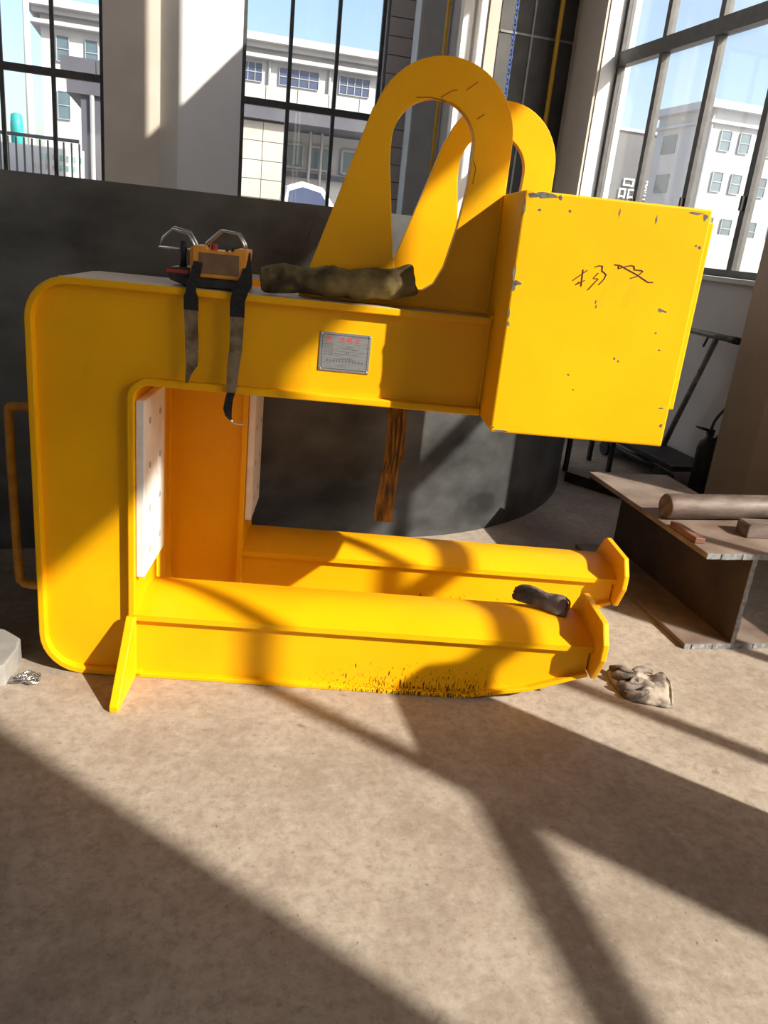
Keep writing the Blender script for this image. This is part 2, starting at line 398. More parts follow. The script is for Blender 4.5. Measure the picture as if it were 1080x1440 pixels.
# the near half of the hall: side and rear walls out of view, openings added for fill light
mb = MB(); walled(mb, None, -9, 13.64, [(-3.5, -.5, 1.435, 5.0), (8.0, 12.6, 1.435, 5.4)], lambda m_, u0, u1, z0, z1: m_.box(-.26, 0, u0, u1, z0, z1))
struct(hall(mb, 'wall_left', 'wall', -10, 0), 'white side wall left of the picture')
mb = MB(); walled(mb, None, -10, A_R, [(-3.0, 0.5, 0, 4.0)], lambda m_, u0, u1, z0, z1: m_.box(u0, u1, -.26, 0, z0, z1))
struct(hall(mb, 'wall_front', 'wall', 0, -9), 'wall behind the camera with a gate opening sized for fill light')

def window(name, loc, rz, width, z0, z1, n, ztr, bar=.055, depth=.06, trh=.10, glassm='glass', sash=True, label=None, inside=-1):
    """glazed window in its own x (along), y (thickness); the outer frame is the object, bars and panes are parts"""
    fr = .055; fm = MB()
    fm.box(0, width, 0, depth, z0, z0 + fr); fm.box(0, width, 0, depth, z1 - fr, z1)
    fm.box(0, fr, 0, depth, z0 + fr, z1 - fr); fm.box(width - fr, width, 0, depth, z0 + fr, z1 - fr)
    root = fm.build(name, 'frame', loc=loc, rz=rz); struct(root, label)
    if ztr: MB().box(fr, width - fr, -.01, depth + .01, ztr - trh / 2, ztr + trh / 2).build('transom', 'frame', root)
    xs = n if isinstance(n, list) else [width * i / n for i in range(n + 1)]
    n = len(xs) - 1
    zones = [(z0 + fr, (ztr - trh / 2) if ztr else z1 - fr)] + ([(ztr + trh / 2, z1 - fr)] if ztr else [])
    for (a0, a1) in zones:
        for i in range(1, n):
            MB().box(xs[i] - bar / 2, xs[i] + bar / 2, 0, depth, a0, a1).build('mullion', 'frame', root)
        for i in range(n):
            x0 = xs[i] + (fr if i == 0 else bar / 2); x1 = xs[i + 1] - (fr if i == n - 1 else bar / 2)
            MB().box(x0, x1, depth * .45, depth * .55, a0, a1).build('pane', glassm, root)
    if sash and ztr:
        for i in range(1, n):      # small latch on every second sash stile
            zc = z0 + .52
            y0, y1 = (-.03, 0) if inside < 0 else (depth, depth + .03)
            MB().box(xs[i] - .012, xs[i] + .012, y0, y1, zc - .05, zc + .05).build('latch', 'black', root)
    return root
window('window_1', H(WIN_A[0], B_B + .02), WA, WIN_A[1] - WIN_A[0], 1.435, 5.0, 4, 3.155, label='dark-framed far window left of the taupe pilaster')
window('window_2', H(WIN_B[0], B_B + .02), WA, WIN_B[1] - WIN_B[0], 1.435, 5.0, 3, 3.155, label='dark-framed far window behind the lifting eyes')
w3 = window('window_3', H(A_R + .225, WIN_R3[0]), WA + R(90), WIN_R3[1] - WIN_R3[0], 1.435, 5.0, 4, 3.225, bar=.06, depth=.07, trh=.12, glassm='glass_dusty', inside=1, label='large dark-framed side window above the counterweight')
window('window_4', H(A_R + .225, WIN_R4[0]), WA + R(90), WIN_R4[1] - WIN_R4[0], 1.435, 5.03, [0, 1.12, 2.27, 3.43, 4.60], 3.27, bar=.05, depth=.06, trh=.08, label='side window beside the camera that lets the sun in')
window('window_5', H(A_R + .225, WIN_R5[0]), WA + R(90), WIN_R5[1] - WIN_R5[0], WIN_R5[2], WIN_R5[3], 1, None, label='high side window near the far wall')
# far-wall pilaster, cream strip, tiled corner pier
struct(hall(MB().box(-.88, -.11, -.12, 0, 0, Z_C), 'trim_1', 'pil', 0, B_B), 'taupe pilaster between the far windows')
struct(hall(MB().box(-.11, .14, -.03, 0, 0, Z_C), 'trim_2', 'cream', 0, B_B), 'narrow cream strip beside the taupe pilaster')
mb = MB().box(3.17, 3.58, -.10, 0, 0, Z_C); tp = struct(hall(mb, 'trim_3', 'grout', 0, B_B), 'tiled pier right of the far window')
tile_me = MB().box(-.19, .19, -.02, 0, .006, .245).mesh('tile', 'tile')
for i in range(4, 22):
    o = bpy.data.objects.new('tile', tile_me); COL.objects.link(o); o.parent = tp; o.location = (3.375, -.10, i * .252)
# side-wall column near the corner with its pipe, partition post and dark door
struct(hall(MB().box(-.035, -.01, -.15, .15, 0, Z_C).box(-.44, -.035, -.012, .012, 0, Z_C).box(-.465, -.44, -.15, .15, 0, Z_C), 'trim_4', 'grey_steel', A_R, 12.6), 'grey steel column in the far corner')
po = struct(hall(MB().box(2.70, 2.80, 0, .1, 0, Z_C).box(2.80, 2.835, .05, .1, 0, Z_C).box(2.835, 2.95, 0, .1, 0, Z_C), 'trim_5', 'wall', 0, 8.3), 'white post beside the dark door')
dr = struct(hall(MB().box(2.95, 3.06, -.02, .1, 0, Z_C), 'door_1', 'pil', 0, 8.3), 'dark sheet-metal door in the corner')
pm = [MB().box(3.06, 3.44, .02, .06, 0, 1.2), MB().box(3.44, A_R, .02, .06, 0, 1.2)]
for (x0, x1) in ((3.06, 3.42), (3.44, A_R - .005)):
    for (z0, z1) in ((0.0, 1.70), (1.72, 3.44), (3.46, 5.6), (5.62, Z_C)):
        MB().box(x0, x1, .03, .06, z0, z1).build('door_panel', 'door_dark', dr)
MB().box(3.42, 3.44, .02, .06, 0, Z_C).build('door_rail', 'frame_light', dr)
for z in (1.70, 3.44, 5.60): MB().box(3.06, A_R - .005, .02, .06, z, z + .02).build('door_rail', 'frame_light', dr)
yp = hall(MB().tube([(3.667, -.06, 0), (3.667, -.06, Z_C)], .022, 12), 'gas_pipe', 'pipe_yellow', 0, 8.3, smooth=True)
tag(yp, 'thin orange-yellow pipe running up in front of the dark door', 'pipe')
yp = hall(MB().tube([(A_R - .145, 12.2, 0), (A_R - .145, 12.2, Z_C)], .028, 12), 'gas_pipe', 'pipe_yellow', 0, 0, smooth=True)
tag(yp, 'thin yellow pipe rising beside the grey steel corner column', 'pipe')
mb = MB()
z = .4; k = 0
while z < 6.0:
    ring = [((.014 * math.cos(a_), 0, .026 * math.sin(a_)) if k % 2 else (0, .014 * math.cos(a_), .026 * math.sin(a_))) for a_ in [2 * math.pi * j / 8 for j in range(8)]]
    mb.tube([(x_, y_, z_ + z) for x_, y_, z_ in ring], .006, 5, True); z += .042; k += 1
ch = hall(mb, 'hoist_chain', 'blue', 3.19, 8.2); tag(ch, 'blue hand chain hanging before the dark door', 'chain')
# free-standing beige column and the pilaster beyond the side window
struct(hall(MB().box(3.40, 3.70, 3.92, 4.26, 0, Z_C), 'trim_6', 'column', 0, 0), 'beige column beside the side wall')
struct(hall(MB().box(-.03, 0, 7.67, 8.28, 0, Z_C), 'trim_7', 'pil', A_R, 0), 'taupe wall strip between side window and dark door')
struct(hall(MB().box(-.05, .17, WIN_R3[0], WIN_R3[1], 1.405, 1.437), 'trim_8', 'cream', A_R, 0), 'pale sill of the side window')
struct(hall(MB().box(0, .155, -.012, 0, 1.437, 5.0), 'trim_9', 'white', A_R, WIN_R3[1]), 'white window reveal beyond the counterweight')

# ================================================================== the yellow C-hook
HOOK = empty('coil_lifting_hook', (-.782, 2.348, 0), R(4))
tag(HOOK, 'large yellow twin C-shaped steel lifting hook standing on the floor', 'lifting hook')
HB = lambda mb, name, mat, par, **k: mb.build(name, mat, par, **k)
W_, TH = .31, .022
outer = [(1.045, 1.295)] + arc(-.183, 1.165, .13, 90, 180) + arc(-.173, .14, .14, 180, 270) + [(0.02, 0)]
inner = [(0, 0), (0, .955)] + arc(.045, .955, .045, 180, 90)[1:] + [(1.045, 1.0)]
side = [(1.045, 1.290)] + arc(-.183, 1.165, .124, 90, 180) + arc(-.173, .14, .134, 180, 270) + [(-.004, .006), (-.004, .955)] + arc(.045, .955, .049, 180, 90)[1:] + [(1.045, 1.004)]
eye_out = [(.463, 1.295)] + [(.642, 1.832)] + arc(.845, 1.775, .206, 163, 0, 22) + [(1.051, 1.295)]
eye_hole = [(.800, 1.346), (.765, 1.362), (.745, 1.41), (.738, 1.437), (.703, 1.70)] + arc(.822, 1.752, .120, 190, 0, 16)[1:] + [(.938, 1.66), (.920, 1.53), (.895, 1.42), (.870, 1.368), (.838, 1.346)]
arm_side = [(0.0, .004), (1.12, .004), (1.35, .05), (1.545, .125), (1.545, .228), (0.0, .228)]
lip = [(-.045, .17), (-.075, .225), (-.075, .285), (-.03, .345), (.205, .345), (.235, .33), (.31, .24), (.31, .13), (-.02, .125)]
def c_frame(gusset):
    fr = HB(MB().strip(outer, TH, 0, W_), 'c_frame', 'yellow_dusty', HOOK, bev=.004)
    HB(MB().strip(inner, TH, 0, W_), 'inner_flange', 'yellow', fr, bev=.004)
    for d in (.025, .273): HB(MB().prism(side, d, d + .012), 'side_plate', 'yellow_plate', fr)
    # the lifting arm
    ar = [(W_ * i / 12, .235 + .026 * math.sin(math.pi * i / 12)) for i in range(13)]
    tf = HB(MB().prism([(0, .215)] + ar + [(W_, .215)], 0.0, 1.55, lambda u, v, w: (w, u, v)), 'arm_top_flange', 'yellow', fr, smooth=True)
    md_ = tf.modifiers.new('edges', 'EDGE_SPLIT'); md_.split_angle = R(35)
    HB(MB().strip([(0.0, 0.0), (1.12, 0.0), (1.35, .045), (1.55, .12)], .016, 0, W_), 'arm_bottom_flange', 'yellow_arm', fr, bev=.003)
    for d in (.022, .276): HB(MB().prism(arm_side, d, d + .012), 'arm_side_plate', 'yellow_arm', fr)
    HB(MB().prism(lip, 1.55, 1.572, lambda u, v, w: (w, u, v)), 'arm_end_plate', 'yellow', fr, bev=.005)
    # lifting eye above the beam
    HB(MB().prism(eye_out, .115, .16, holes=[eye_hole]), 'lifting_eye', 'yellow_plate', fr, bev=.004)
    # counterweight at the beam's end
    bx = HB(MB().box(1.046, 1.545, -.2, .38, 1.0, 1.64), 'counterweight_box', 'yellow_box', fr, bev=.005)
    # white wear pad with its bolts
    pd = HB(MB().box(.001, .028, .014, .296, .365, .95), 'wear_pad', 'pad', fr, bev=.004, label='white plastic wear pad on the hook throat')
    return fr, bx, pd
frame1, box1, pad1 = c_frame(True)
frame2 = dup(frame1, HOOK, (.272, .61, 0))
for ch_ in list(frame1.children): dup(ch_, frame2)
for fr in (frame1, frame2):
    for i in range(4):
        for y_ in (.085, .225):
            HB(MB().cyl((.026, y_, .44 + i * .145), (.0295, y_, .44 + i * .145), .011, 10), 'pad_bolt', 'bolt', fr)
# plate that ties the two frames together behind the throat, and one along the outer side
def skew(mb, s0, d0, s1, d1, th, z0, z1):
    return mb.add([(s0, d0, z0), (s1, d1, z0), (s1 - th, d1, z0), (s0 - th, d0, z0), (s0, d0, z1), (s1, d1, z1), (s1 - th, d1, z1), (s0 - th, d0, z1)],
                  [(0, 1, 2, 3), (4, 7, 6, 5), (0, 4, 5, 1), (1, 5, 6, 2), (2, 6, 7, 3), (3, 7, 4, 0)])
HB(skew(MB(), -.29, .29, -.018, .63, .02, .02, 1.27), 'tie_plate', 'yellow_plate', HOOK)
# triangular foot gusset
HB(MB().prism([(0, 0), (-.215, 0), (-.215, .02), (-.012, .232), (0, .232)], -.026, .002, lambda u, v, w: (w, u, v)), 'foot_gusset', 'yellow', frame1, bev=.003)
# bent pipe handle on the outer side
hp = [(-.305, .155, .865)] + [(-.40, .155, .866), (-.425, .155, .858), (-.434, .155, .835), (-.434, .155, .55), (-.430, .155, .285), (-.424, .155, .257), (-.40, .155, .242), (-.305, .155, .240)]
HB(MB().tube(smooth_path(hp, 4), .0145, 12), 'pipe_handle', 'handle_paint', HOOK, smooth=True)
# weld beads where box and flange meet
for pts in ([(1.043, .023, 1.02), (1.043, .023, 1.28)], [(1.043, .113, 1.30), (1.043, .113, 1.63)], [(.47, .113, 1.298), (1.04, .113, 1.298)],
            [(.0, -.002, .232), (.0, -.002, .02)], [(1.042, -.0, 1.297), (1.042, .11, 1.297)]):
    HB(MB().tube(pts, .006, 6), 'weld_bead', 'yellow', frame1)
# paint chips and scuffs that bare the steel on the counterweight's face
def blob(cx, cz, rx, rz, n=11, jit=.45):
    return [(cx + rx * math.cos(2 * math.pi * i / n) * (1 + random.uniform(-jit, jit)), cz + rz * math.sin(2 * math.pi * i / n) * (1 + random.uniform(-jit, jit))) for i in range(n)]
for (cx, cz, rx, rz) in [(1.095, 1.632, .038, .007), (1.066, 1.628, .012, .006), (1.052, 1.40, .006, .013), (1.058, 1.408, .012, .006), (1.049, 1.43, .004, .02), (1.461, 1.374, .009, .006), (1.475, 1.373, .006, .003),
                         (1.050, 1.60, .003, .016), (1.05, 1.33, .003, .012), (1.052, 1.30, .004, .006), (1.28, 1.38, .002, .006), (1.283, 1.368, .0025, .004), (1.14, 1.63, .004, .006),
                         (1.30, 1.61, .002, .01), (1.46, 1.315, .003, .003), (1.48, 1.27, .005, .002), (1.36, 1.235, .004, .004), (1.372, 1.23, .003, .003), (1.24, 1.18, .003, .003), (1.26, 1.14, .004, .002),
                         (1.53, 1.545, .004, .004), (1.52, 1.548, .003, .003), (1.05, 1.012, .006, .003), (1.075, 1.005, .018, .003), (1.50, 1.627, .022, .003), (1.528, 1.62, .006, .008), (1.53, 1.06, .004, .006), (1.52, 1.11, .006, .003),
                         (1.09, 1.595, .004, .004), (1.17, 1.60, .003, .004), (1.40, 1.60, .003, .012)]:
    HB(MB().prism(blob(cx, cz, rx, rz), -.2004, -.1995), 'paint_chip', 'chip', frame1)
# handwriting on the counterweight
def stroke(pts, r=.0016, y=-.2006):
    return [(p[0], y, p[1]) for p in pts], r
for pts in ([(1.208, 1.430), (1.242, 1.459)], [(1.231, 1.460), (1.233, 1.417)], [(1.218, 1.420), (1.24, 1.433)], [(1.218, 1.420), (1.226, 1.428)],
            [(1.262, 1.470), (1.272, 1.474), (1.281, 1.474), (1.282, 1.462), (1.295, 1.454), (1.292, 1.442), (1.280, 1.426)],
            [(1.273, 1.455), (1.262, 1.441), (1.276, 1.441), (1.253, 1.410)],
            [(1.362, 1.450), (1.380, 1.458), (1.392, 1.471), (1.388, 1.473), (1.369, 1.473), (1.365, 1.482), (1.357, 1.483), (1.340, 1.478), (1.325, 1.472), (1.324, 1.478)],
            [(1.313, 1.481), (1.330, 1.480), (1.352, 1.471), (1.376, 1.462), (1.412, 1.445), (1.425, 1.446)]):
    v, r_ = stroke(pts); mb = MB()
    HB(mb.tube(v, r_, 6), 'handwriting', 'ink', frame1)
# faint scratches along the eye
for pts in ([(.83, 1.875), (.86, 1.895), (.875, 1.898)], [(.90, 1.90), (.93, 1.925)], [(.94, 1.83), (.96, 1.845)], [(.76, 1.868), (.80, 1.872), (.845, 1.866)], [(.945, 1.72), (.955, 1.70), (.95, 1.66)]):
    HB(MB().tube([(p[0], .1148, p[1]) for p in pts], .0011, 5), 'scratch', 'ink', frame1)
# maker's plate
np_ = HB(MB().box(.542, .694, .0215, .0245, 1.092, 1.207), 'name_plate', 'plate_metal', HOOK, bev=.0006, label='small grey metal name plate with red heading')
for (x0, x1, z0, z1) in ((.549, .687, 1.199, 1.2005), (.549, .687, 1.0985, 1.100), (.549, .5505, 1.1, 1.2), (.6855, .687, 1.1, 1.2)):
    HB(MB().box(x0, x1, .0212, .0216, z0, z1), 'plate_border', 'black_print', np_)
for x in (.5475, .6885):
    for z in (1.0975, 1.2015): HB(MB().ball((x, .0212, z), .0032, .0018, .0032, 10, 6), 'rivet', 'chrome', np_, smooth=True)
def text(body, size, x, y, z, mat, parent, name='lettering'):
    cu_ = bpy.data.curves.new(name, 'FONT'); cu_.body = body; cu_.size = size; cu_.extrude = .0002; cu_.align_x = 'LEFT'
    tmp = bpy.data.objects.new(name, cu_); COL.objects.link(tmp)
    me = bpy.data.meshes.new_from_object(tmp.evaluated_get(bpy.context.evaluated_depsgraph_get()))
    bpy.data.objects.remove(tmp); me.materials.clear(); me.materials.append(MAT[mat])
    o = bpy.data.objects.new(name, me); COL.objects.link(o); o.parent = parent
    o.location = (x, y, z); o.rotation_euler = (R(90), 0, 0); return o
text('合 格 证', .0175, .600, .0212, 1.181, 'red_print', np_)
mb = MB()
mb.prism([(.563, 1.186), (.5695, 1.1965), (.576, 1.186), (.572, 1.186), (.5695, 1.190), (.567, 1.186)], .0210, .0214)
mb.prism([(.560, 1.180), (.566, 1.185), (.567, 1.180)], .0210, .0214); mb.prism([(.572, 1.180), (.573, 1.185), (.579, 1.180)], .0210, .0214)
HB(mb, 'emblem', 'red_print', np_)
# the small rows of print are too worn to read: dark dashes at their places
for i, (zz, x0, x1) in enumerate([(1.171, .557, .580), (1.163, .557, .580), (1.155, .557, .580), (1.147, .557, .580), (1.139, .557, .580), (1.165, .618, .640), (1.158, .640, .655), (1.147, .622, .632), (1.131, .610, .642), (1.121, .565, .672)]):
    mb = MB(); x = x0; hh = .0045 if i == 9 else .003
    while x < x1:
        w_ = random.uniform(.5, .9) * (.006 if i == 9 else .004)
        mb.box(x, x + w_, .0211, .0215, zz, zz + hh * .22); mb.box(x + w_ * .4, x + w_ * .6, .0211, .0215, zz, zz + hh); mb.box(x, x + w_, .0211, .0215, zz + hh * .75, zz + hh)
        x += .0095 if i == 9 else .0055
    HB(mb, 'print_row', 'black_print', np_)
for (x0, x1, zz) in ((.59, .66, 1.162), (.59, .672, 1.1545), (.59, .66, 1.1465), (.583, .65, 1.131)):
    HB(MB().box(x0, x1, .0211, .0215, zz - .002, zz - .0014), 'print_line', 'black_print', np_)

# ------------------------------------------------------------------ radio remote on the beam
HM = HOOK.matrix_basis
def on_hook(s_, d_, z_=0):
    c4, s4 = math.cos(R(4)), math.sin(R(4))
    return (-.782 + s_ * c4 - d_ * s4, 2.348 + s_ * s4 + d_ * c4, z_)
ZT = 1.2955
rc = empty('remote_control', on_hook(.235, .09, ZT), R(4)); tag(rc, 'orange radio remote control with two wire guards and black straps on the hook beam', 'remote control')
MB().box(-.105, .085, -.06, .07, 0, .030).build('base', 'black', rc, bev=.006)
MB().prism([(-.076, .030), (.074, .030), (.082, .118), (.045, .118), (.040, .108), (-.030, .108), (-.036, .118), (-.076, .118)], -.055, .065).build('body', 'orange', rc, bev=.004)
MB().box(-.058, .058, -.0565, -.054, .042, .100).build('front_panel', 'brown_panel', rc)
MB().box(-.084, -.074, -.05, .06, .034, .112).build('end_cap', 'orange', rc, bev=.002)
MB().prism([(-.150, .030), (-.140, .015), (-.10, .003), (-.085, .03), (-.085, .055), (-.145, .05)], -.05, .06).build('end_bumper', 'black', rc, bev=.004)
MB().box(-.150, -.088, -.052, -.049, .036, .046).build('bumper_stripe', 'red', rc)
gl = [(-.188, .02, .100), (-.176, .02, .128), (-.142, .02, .158), (-.095, .02, .150), (-.074, .02, .114), (-.078, .02, .100)]
MB().tube(gl, .0040, 8, True).build('wire_guard', 'chrome', rc, smooth=True)
MB().tube([(p[0] + .004, -.035 + i * 0, p[1 + 1] - .004) for i, p in enumerate(gl[2:6])], .0040, 8).build('wire_guard', 'chrome', rc, smooth=True)
gr = [(-.050, .0, .112), (-.046, .0, .124), (-.004, .0, .163), (.046, .0, .158), (.062, .0, .132), (.068, .0, .112)]
MB().tube(gr, .0040, 8).build('wire_guard', 'chrome', rc, smooth=True)
MB().tube([(p[0], .045, p[2]) for p in gr], .0040, 8).build('wire_guard', 'chrome', rc, smooth=True)
jo = MB().tube([(-.108, -.02, .05), (-.108, -.02, .085), (-.108, -.02, .105), (-.108, -.02, .125)], [.012, .008, .011, .009], 10); jo.build('joystick', 'black', rc, smooth=True)
MB().cyl((-.020, -.02, .106), (-.020, -.02, .124), .010, 12).build('stop_button', 'red', rc)
for x in (-.036, .018, .034): MB().tube([(x, -.02, .105), (x, -.02, .121)], .0045, 8).build('switch', 'black', rc)
def ribbon(rows, th=.004):
    """hanging webbing: rows of (s, d, z, half width)"""
    vs = []
    for (s_, d_, z_, w_) in rows:
        vs += [(s_ - w_, d_, z_), (s_ + w_, d_, z_), (s_ + w_, d_ + th, z_ + .0005), (s_ - w_, d_ + th, z_ + .0005)]
    n = len(rows); fs = [(0, 1, 2, 3), tuple(4 * (n - 1) + i for i in (3, 2, 1, 0))]
    for i in range(n - 1):
        for j in range(4): a_, b_ = 4 * i + j, 4 * i + (j + 1) % 4; fs.append((a_, a_ + 4, b_ + 4, b_))
    return MB().add(vs, fs)
def rel(rows): return [(s_ - .235, d_ - .09, z_ - ZT, w_) for s_, d_, z_, w_ in rows]
ribbon(rel([(.180, .06, 1.40, .012), (.176, .035, 1.37, .013), (.172, .015, 1.335, .015), (.168, -.006, 1.312, .015), (.165, -.012, 1.29, .014), (.166, -.012, 1.27, .021), (.167, -.012, 1.235, .021)])).build('strap', 'web_black', rc)
ribbon(rel([(.167, -.0115, 1.236, .020), (.168, -.013, 1.20, .019), (.170, -.010, 1.15, .0195), (.1715, -.014, 1.11, .019), (.172, -.010, 1.075, .017), (.167, -.012, 1.062, .012), (.162, -.011, 1.045, .008), (.158, -.012, 1.022, .004)])).build('strap_end', 'web_worn', rc, label='frayed worn end of the black strap')
ribbon(rel([(.312, .07, 1.405, .008), (.315, .05, 1.38, .010), (.318, .02, 1.345, .016), (.315, .0, 1.325, .022), (.306, -.012, 1.30, .023), (.299, -.014, 1.272, .021), (.299, -.012, 1.228, .021)])).build('strap', 'web_black', rc)
ribbon(rel([(.299, -.0115, 1.230, .0205), (.300, -.014, 1.18, .019), (.298, -.010, 1.13, .019), (.293, -.014, 1.08, .018), (.291, -.012, 1.03, .016), (.290, -.012, 1.005, .013)])).build('strap_end', 'web_worn', rc, label='worn lower half of the hanging strap')
ribbon(rel([(.290, -.0115, 1.006, .0125), (.285, -.016, .985, .012), (.281, -.012, .955, .013), (.284, -.012, .935, .010), (.291, -.013, .922, .004)])).build('strap_tip', 'web_black', rc)
MB().tube([(.289 - .235, -.10, .925 - ZT), (.297 - .235, -.10, .917 - ZT), (.312 - .235, -.102, .912 - ZT), (.330 - .235, -.10, .912 - ZT)], .0028, 6).build('strap_hook', 'galv', rc)

# ------------------------------------------------------------------ soft things: remeshed and crumpled
CL = bpy.data.textures.new('crumple', 'CLOUDS'); CL.noise_scale = .035; CL.noise_depth = 3
CL2 = bpy.data.textures.new('folds', 'CLOUDS'); CL2.noise_scale = .07; CL2.noise_depth = 2
def soft(o, voxel, amp, tex=CL, sm=2):
    m_ = o.modifiers.new('remesh', 'REMESH'); m_.mode = 'VOXEL'; m_.voxel_size = voxel; m_.use_smooth_shade = True
    if sm: s_ = o.modifiers.new('smooth', 'SMOOTH'); s_.iterations = sm; s_.factor = .6
    d_ = o.modifiers.new('crumple', 'DISPLACE'); d_.texture = tex; d_.strength = amp; d_.mid_level = .5
    return o
# oily canvas sleeve lying along the beam
cv = [(.352, .06, .034), (.37, .058, .036), (.42, .056, .044), (.47, .055, .042), (.54, .055, .046), (.60, .054, .046), (.66, .055, .050), (.72, .058, .056), (.765, .060, .066), (.795, .062, .078), (.801, .062, .080)]
rr = [.034, .036, .041, .037, .045, .042, .045, .047, .046, .044, .036]
mb = MB().tube([(s_ - .55, 0 * d_ + .0, z_) for s_, d_, z_ in cv], rr, 18)
mb.v = [(x, y * 1.1, z) for x, y, z in mb.v]
for (s_, z_, dz) in ((.40, .05, .02), (.62, .055, .018)):
    mb.tube([(s_ - .55 - .03, -.02, z_ - .01), (s_ - .55, -.025, z_), (s_ - .55 + .12, -.015, z_ - .005)], [.01, .016, .008], 8)
ca = mb.build('canvas_sleeve', 'canvas', loc=on_hook(.556, .05, ZT + .006), rz=R(4), smooth=True); soft(ca, .005, .020, CL2, 1)
tag(ca, 'oily olive canvas sleeve rolled up along the hook beam', 'canvas')
wi = MB().tube(smooth_path([(.0, 0, .0), (-.006, .0, .03), (.01, .01, .07), (.03, .012, .13), (.05, .01, .20)], 4), .0016, 6).build('tie_wire', 'dark_steel', loc=on_hook(.455, .108, ZT + .045), rz=R(4))
tag(wi, 'thin wire poking up from the olive canvas sleeve', 'wire')
# dirty sling hanging from the rear beam
sl = ribbon([(.815, .0, 1.318, .036), (.815, -.006, 1.29, .036), (.828, -.006, 1.10, .037), (.832, -.004, .98, .038), (.833, -.010, .86, .038), (.842, -.004, .78, .036), (.842, -.012, .70, .037), (.834, -.004, .64, .031), (.828, -.010, .56, .034), (.824, -.004, .48, .036), (.825, -.006, .42, .037)], .010)
for dx in (-.024, -.008, .010, .026):
    sl.tube([(.832 + dx, -.006, .90), (.836 + dx, -.012, .80), (.840 + dx * .8, -.014, .70), (.834 + dx * .9, -.008, .62)], .006, 6)
sl.v = [(x - .83, y, z - .42) for x, y, z in sl.v]
so_ = sl.build('lifting_sling', 'sling', loc=on_hook(.83, .588, .42), rz=R(4), smooth=False); tag(so_, 'dirty orange webbing sling hanging below the hook beam', 'sling')
# work gloves: crumpled cloth, folds raised along the fingers
def cloth(outline, zf, nr=14, sub=4):
    pts = []
    n0 = len(outline)
    for i in range(n0):
        a_, b_ = Vector(outline[i]), Vector(outline[(i + 1) % n0])
        for k in range(sub): pts.append(a_.lerp(b_, k / sub))
    cen = sum(pts, Vector((0, 0))) / len(pts); n = len(pts); vs = []; fs = []
    for r_ in range(nr):
        t_ = 1 - r_ / nr
        for p in pts:
            q = cen + (p - cen) * t_; vs.append((q.x, q.y, zf(q.x, q.y, t_)))
    vs.append((cen.x, cen.y, zf(cen.x, cen.y, 0)))
    for r_ in range(nr - 1):
        for k in range(n): fs.append((r_ * n + k, r_ * n + (k + 1) % n, (r_ + 1) * n + (k + 1) % n, (r_ + 1) * n + k))
    for k in range(n): fs.append(((nr - 1) * n + k, (nr - 1) * n + (k + 1) % n, len(vs) - 1))
    m0 = len(vs); vs += [(p.x, p.y, .001) for p in pts]
    for k in range(n): fs.append((k, m0 + k, m0 + (k + 1) % n, (k + 1) % n))
    fs.append(tuple(reversed(range(m0, m0 + n))))
    return MB().add(vs, fs)
def nz(x, y, s_, o_=0): return noise.noise(Vector((x * s_ + o_, y * s_, o_)))
G1 = [(.914, 2.726), (.948, 2.704), (.977, 2.660), (.988, 2.693), (1.037, 2.715), (1.080, 2.705), (1.113, 2.705), (1.139, 2.717), (1.128, 2.617), (1.101, 2.509), (1.071, 2.501), (1.025, 2.511), (.965, 2.517), (.935, 2.545), (.920, 2.589), (.910, 2.653)]
o1 = Vector((1.02, 2.61))
def z1(x, y, t_):
    u = (x + .5 * y) * 1.0; v = y - .5 * x
    ridge = (1 - abs(math.sin((v * 62) + 2.2 * nz(x, y, 14)))) ** 1.6
    fing = max(0, min(1, (.045 - x) / .06))
    cuff = max(0, min(1, (x - .035) / .03))
    h = .008 + .026 * (1 - t_ ** 3) + ridge * .026 * fing * (1 - t_ ** 6) + .012 * nz(x, y, 26, 3) + .018 * cuff * (1 - t_ ** 8) * (.5 + y * 5)
    return max(.004, h)
g1 = cloth([(p[0] - o1.x, p[1] - o1.y) for p in G1], z1).build('work_glove', 'glove_light', loc=(o1.x, o1.y, 0), smooth=True)
tag(g1, 'crumpled soiled pale work glove on the floor by the fork tips', 'glove')
MB().tube(smooth_path([(.112, .095, .016), (.108, .03, .026), (.095, -.04, .018), (.078, -.098, .010)], 5), .0045, 6).build('cuff_hem', 'glove_light', g1, smooth=True)
for pts in ([(-.10, .105, .022), (-.06, .07, .040), (-.02, .04, .042)], [(-.105, .05, .024), (-.065, .02, .040), (-.02, 0, .044)], [(-.10, -.02, .02), (-.06, -.04, .036), (-.015, -.035, .042)], [(-.08, -.07, .016), (-.04, -.078, .028), (0, -.06, .034)], [(-.02, .075, .03), (.02, .088, .040), (.055, .08, .036)]):
    f_ = MB().tube(smooth_path(pts, 5), [.009 + .007 * math.sin(math.pi * min(1, k_ / 9 + .15)) for k_ in range(11)], 10).build('finger', 'glove_mid', g1, smooth=True)
    d_ = f_.modifiers.new('crumple', 'DISPLACE'); d_.texture = CL; d_.strength = .008; d_.mid_level = .5
G2 = [(.511, 2.753), (.536, 2.798), (.561, 2.788), (.608, 2.792), (.678, 2.779), (.700, 2.772), (.722, 2.765), (.718, 2.705), (.690, 2.612), (.650, 2.624), (.602, 2.670), (.531, 2.706), (.511, 2.723)]
o2 = Vector((.62, 2.715))
def z2(x, y, t_):
    ridge = (1 - abs(math.sin((y + .35 * x) * 70 + 2.5 * nz(x, y, 18)))) ** 1.5
    left = max(0, min(1, (.03 - x) / .08))
    h = .006 + .016 * (1 - t_ ** 4) + .020 * left * ridge * (1 - t_ ** 5) + .006 * nz(x, y, 30, 5) + .016 * left * (1 - t_ ** 3) + .010 * max(0, (x - .02) / .08) * (1 - t_ ** 10)
    return max(.003, h)
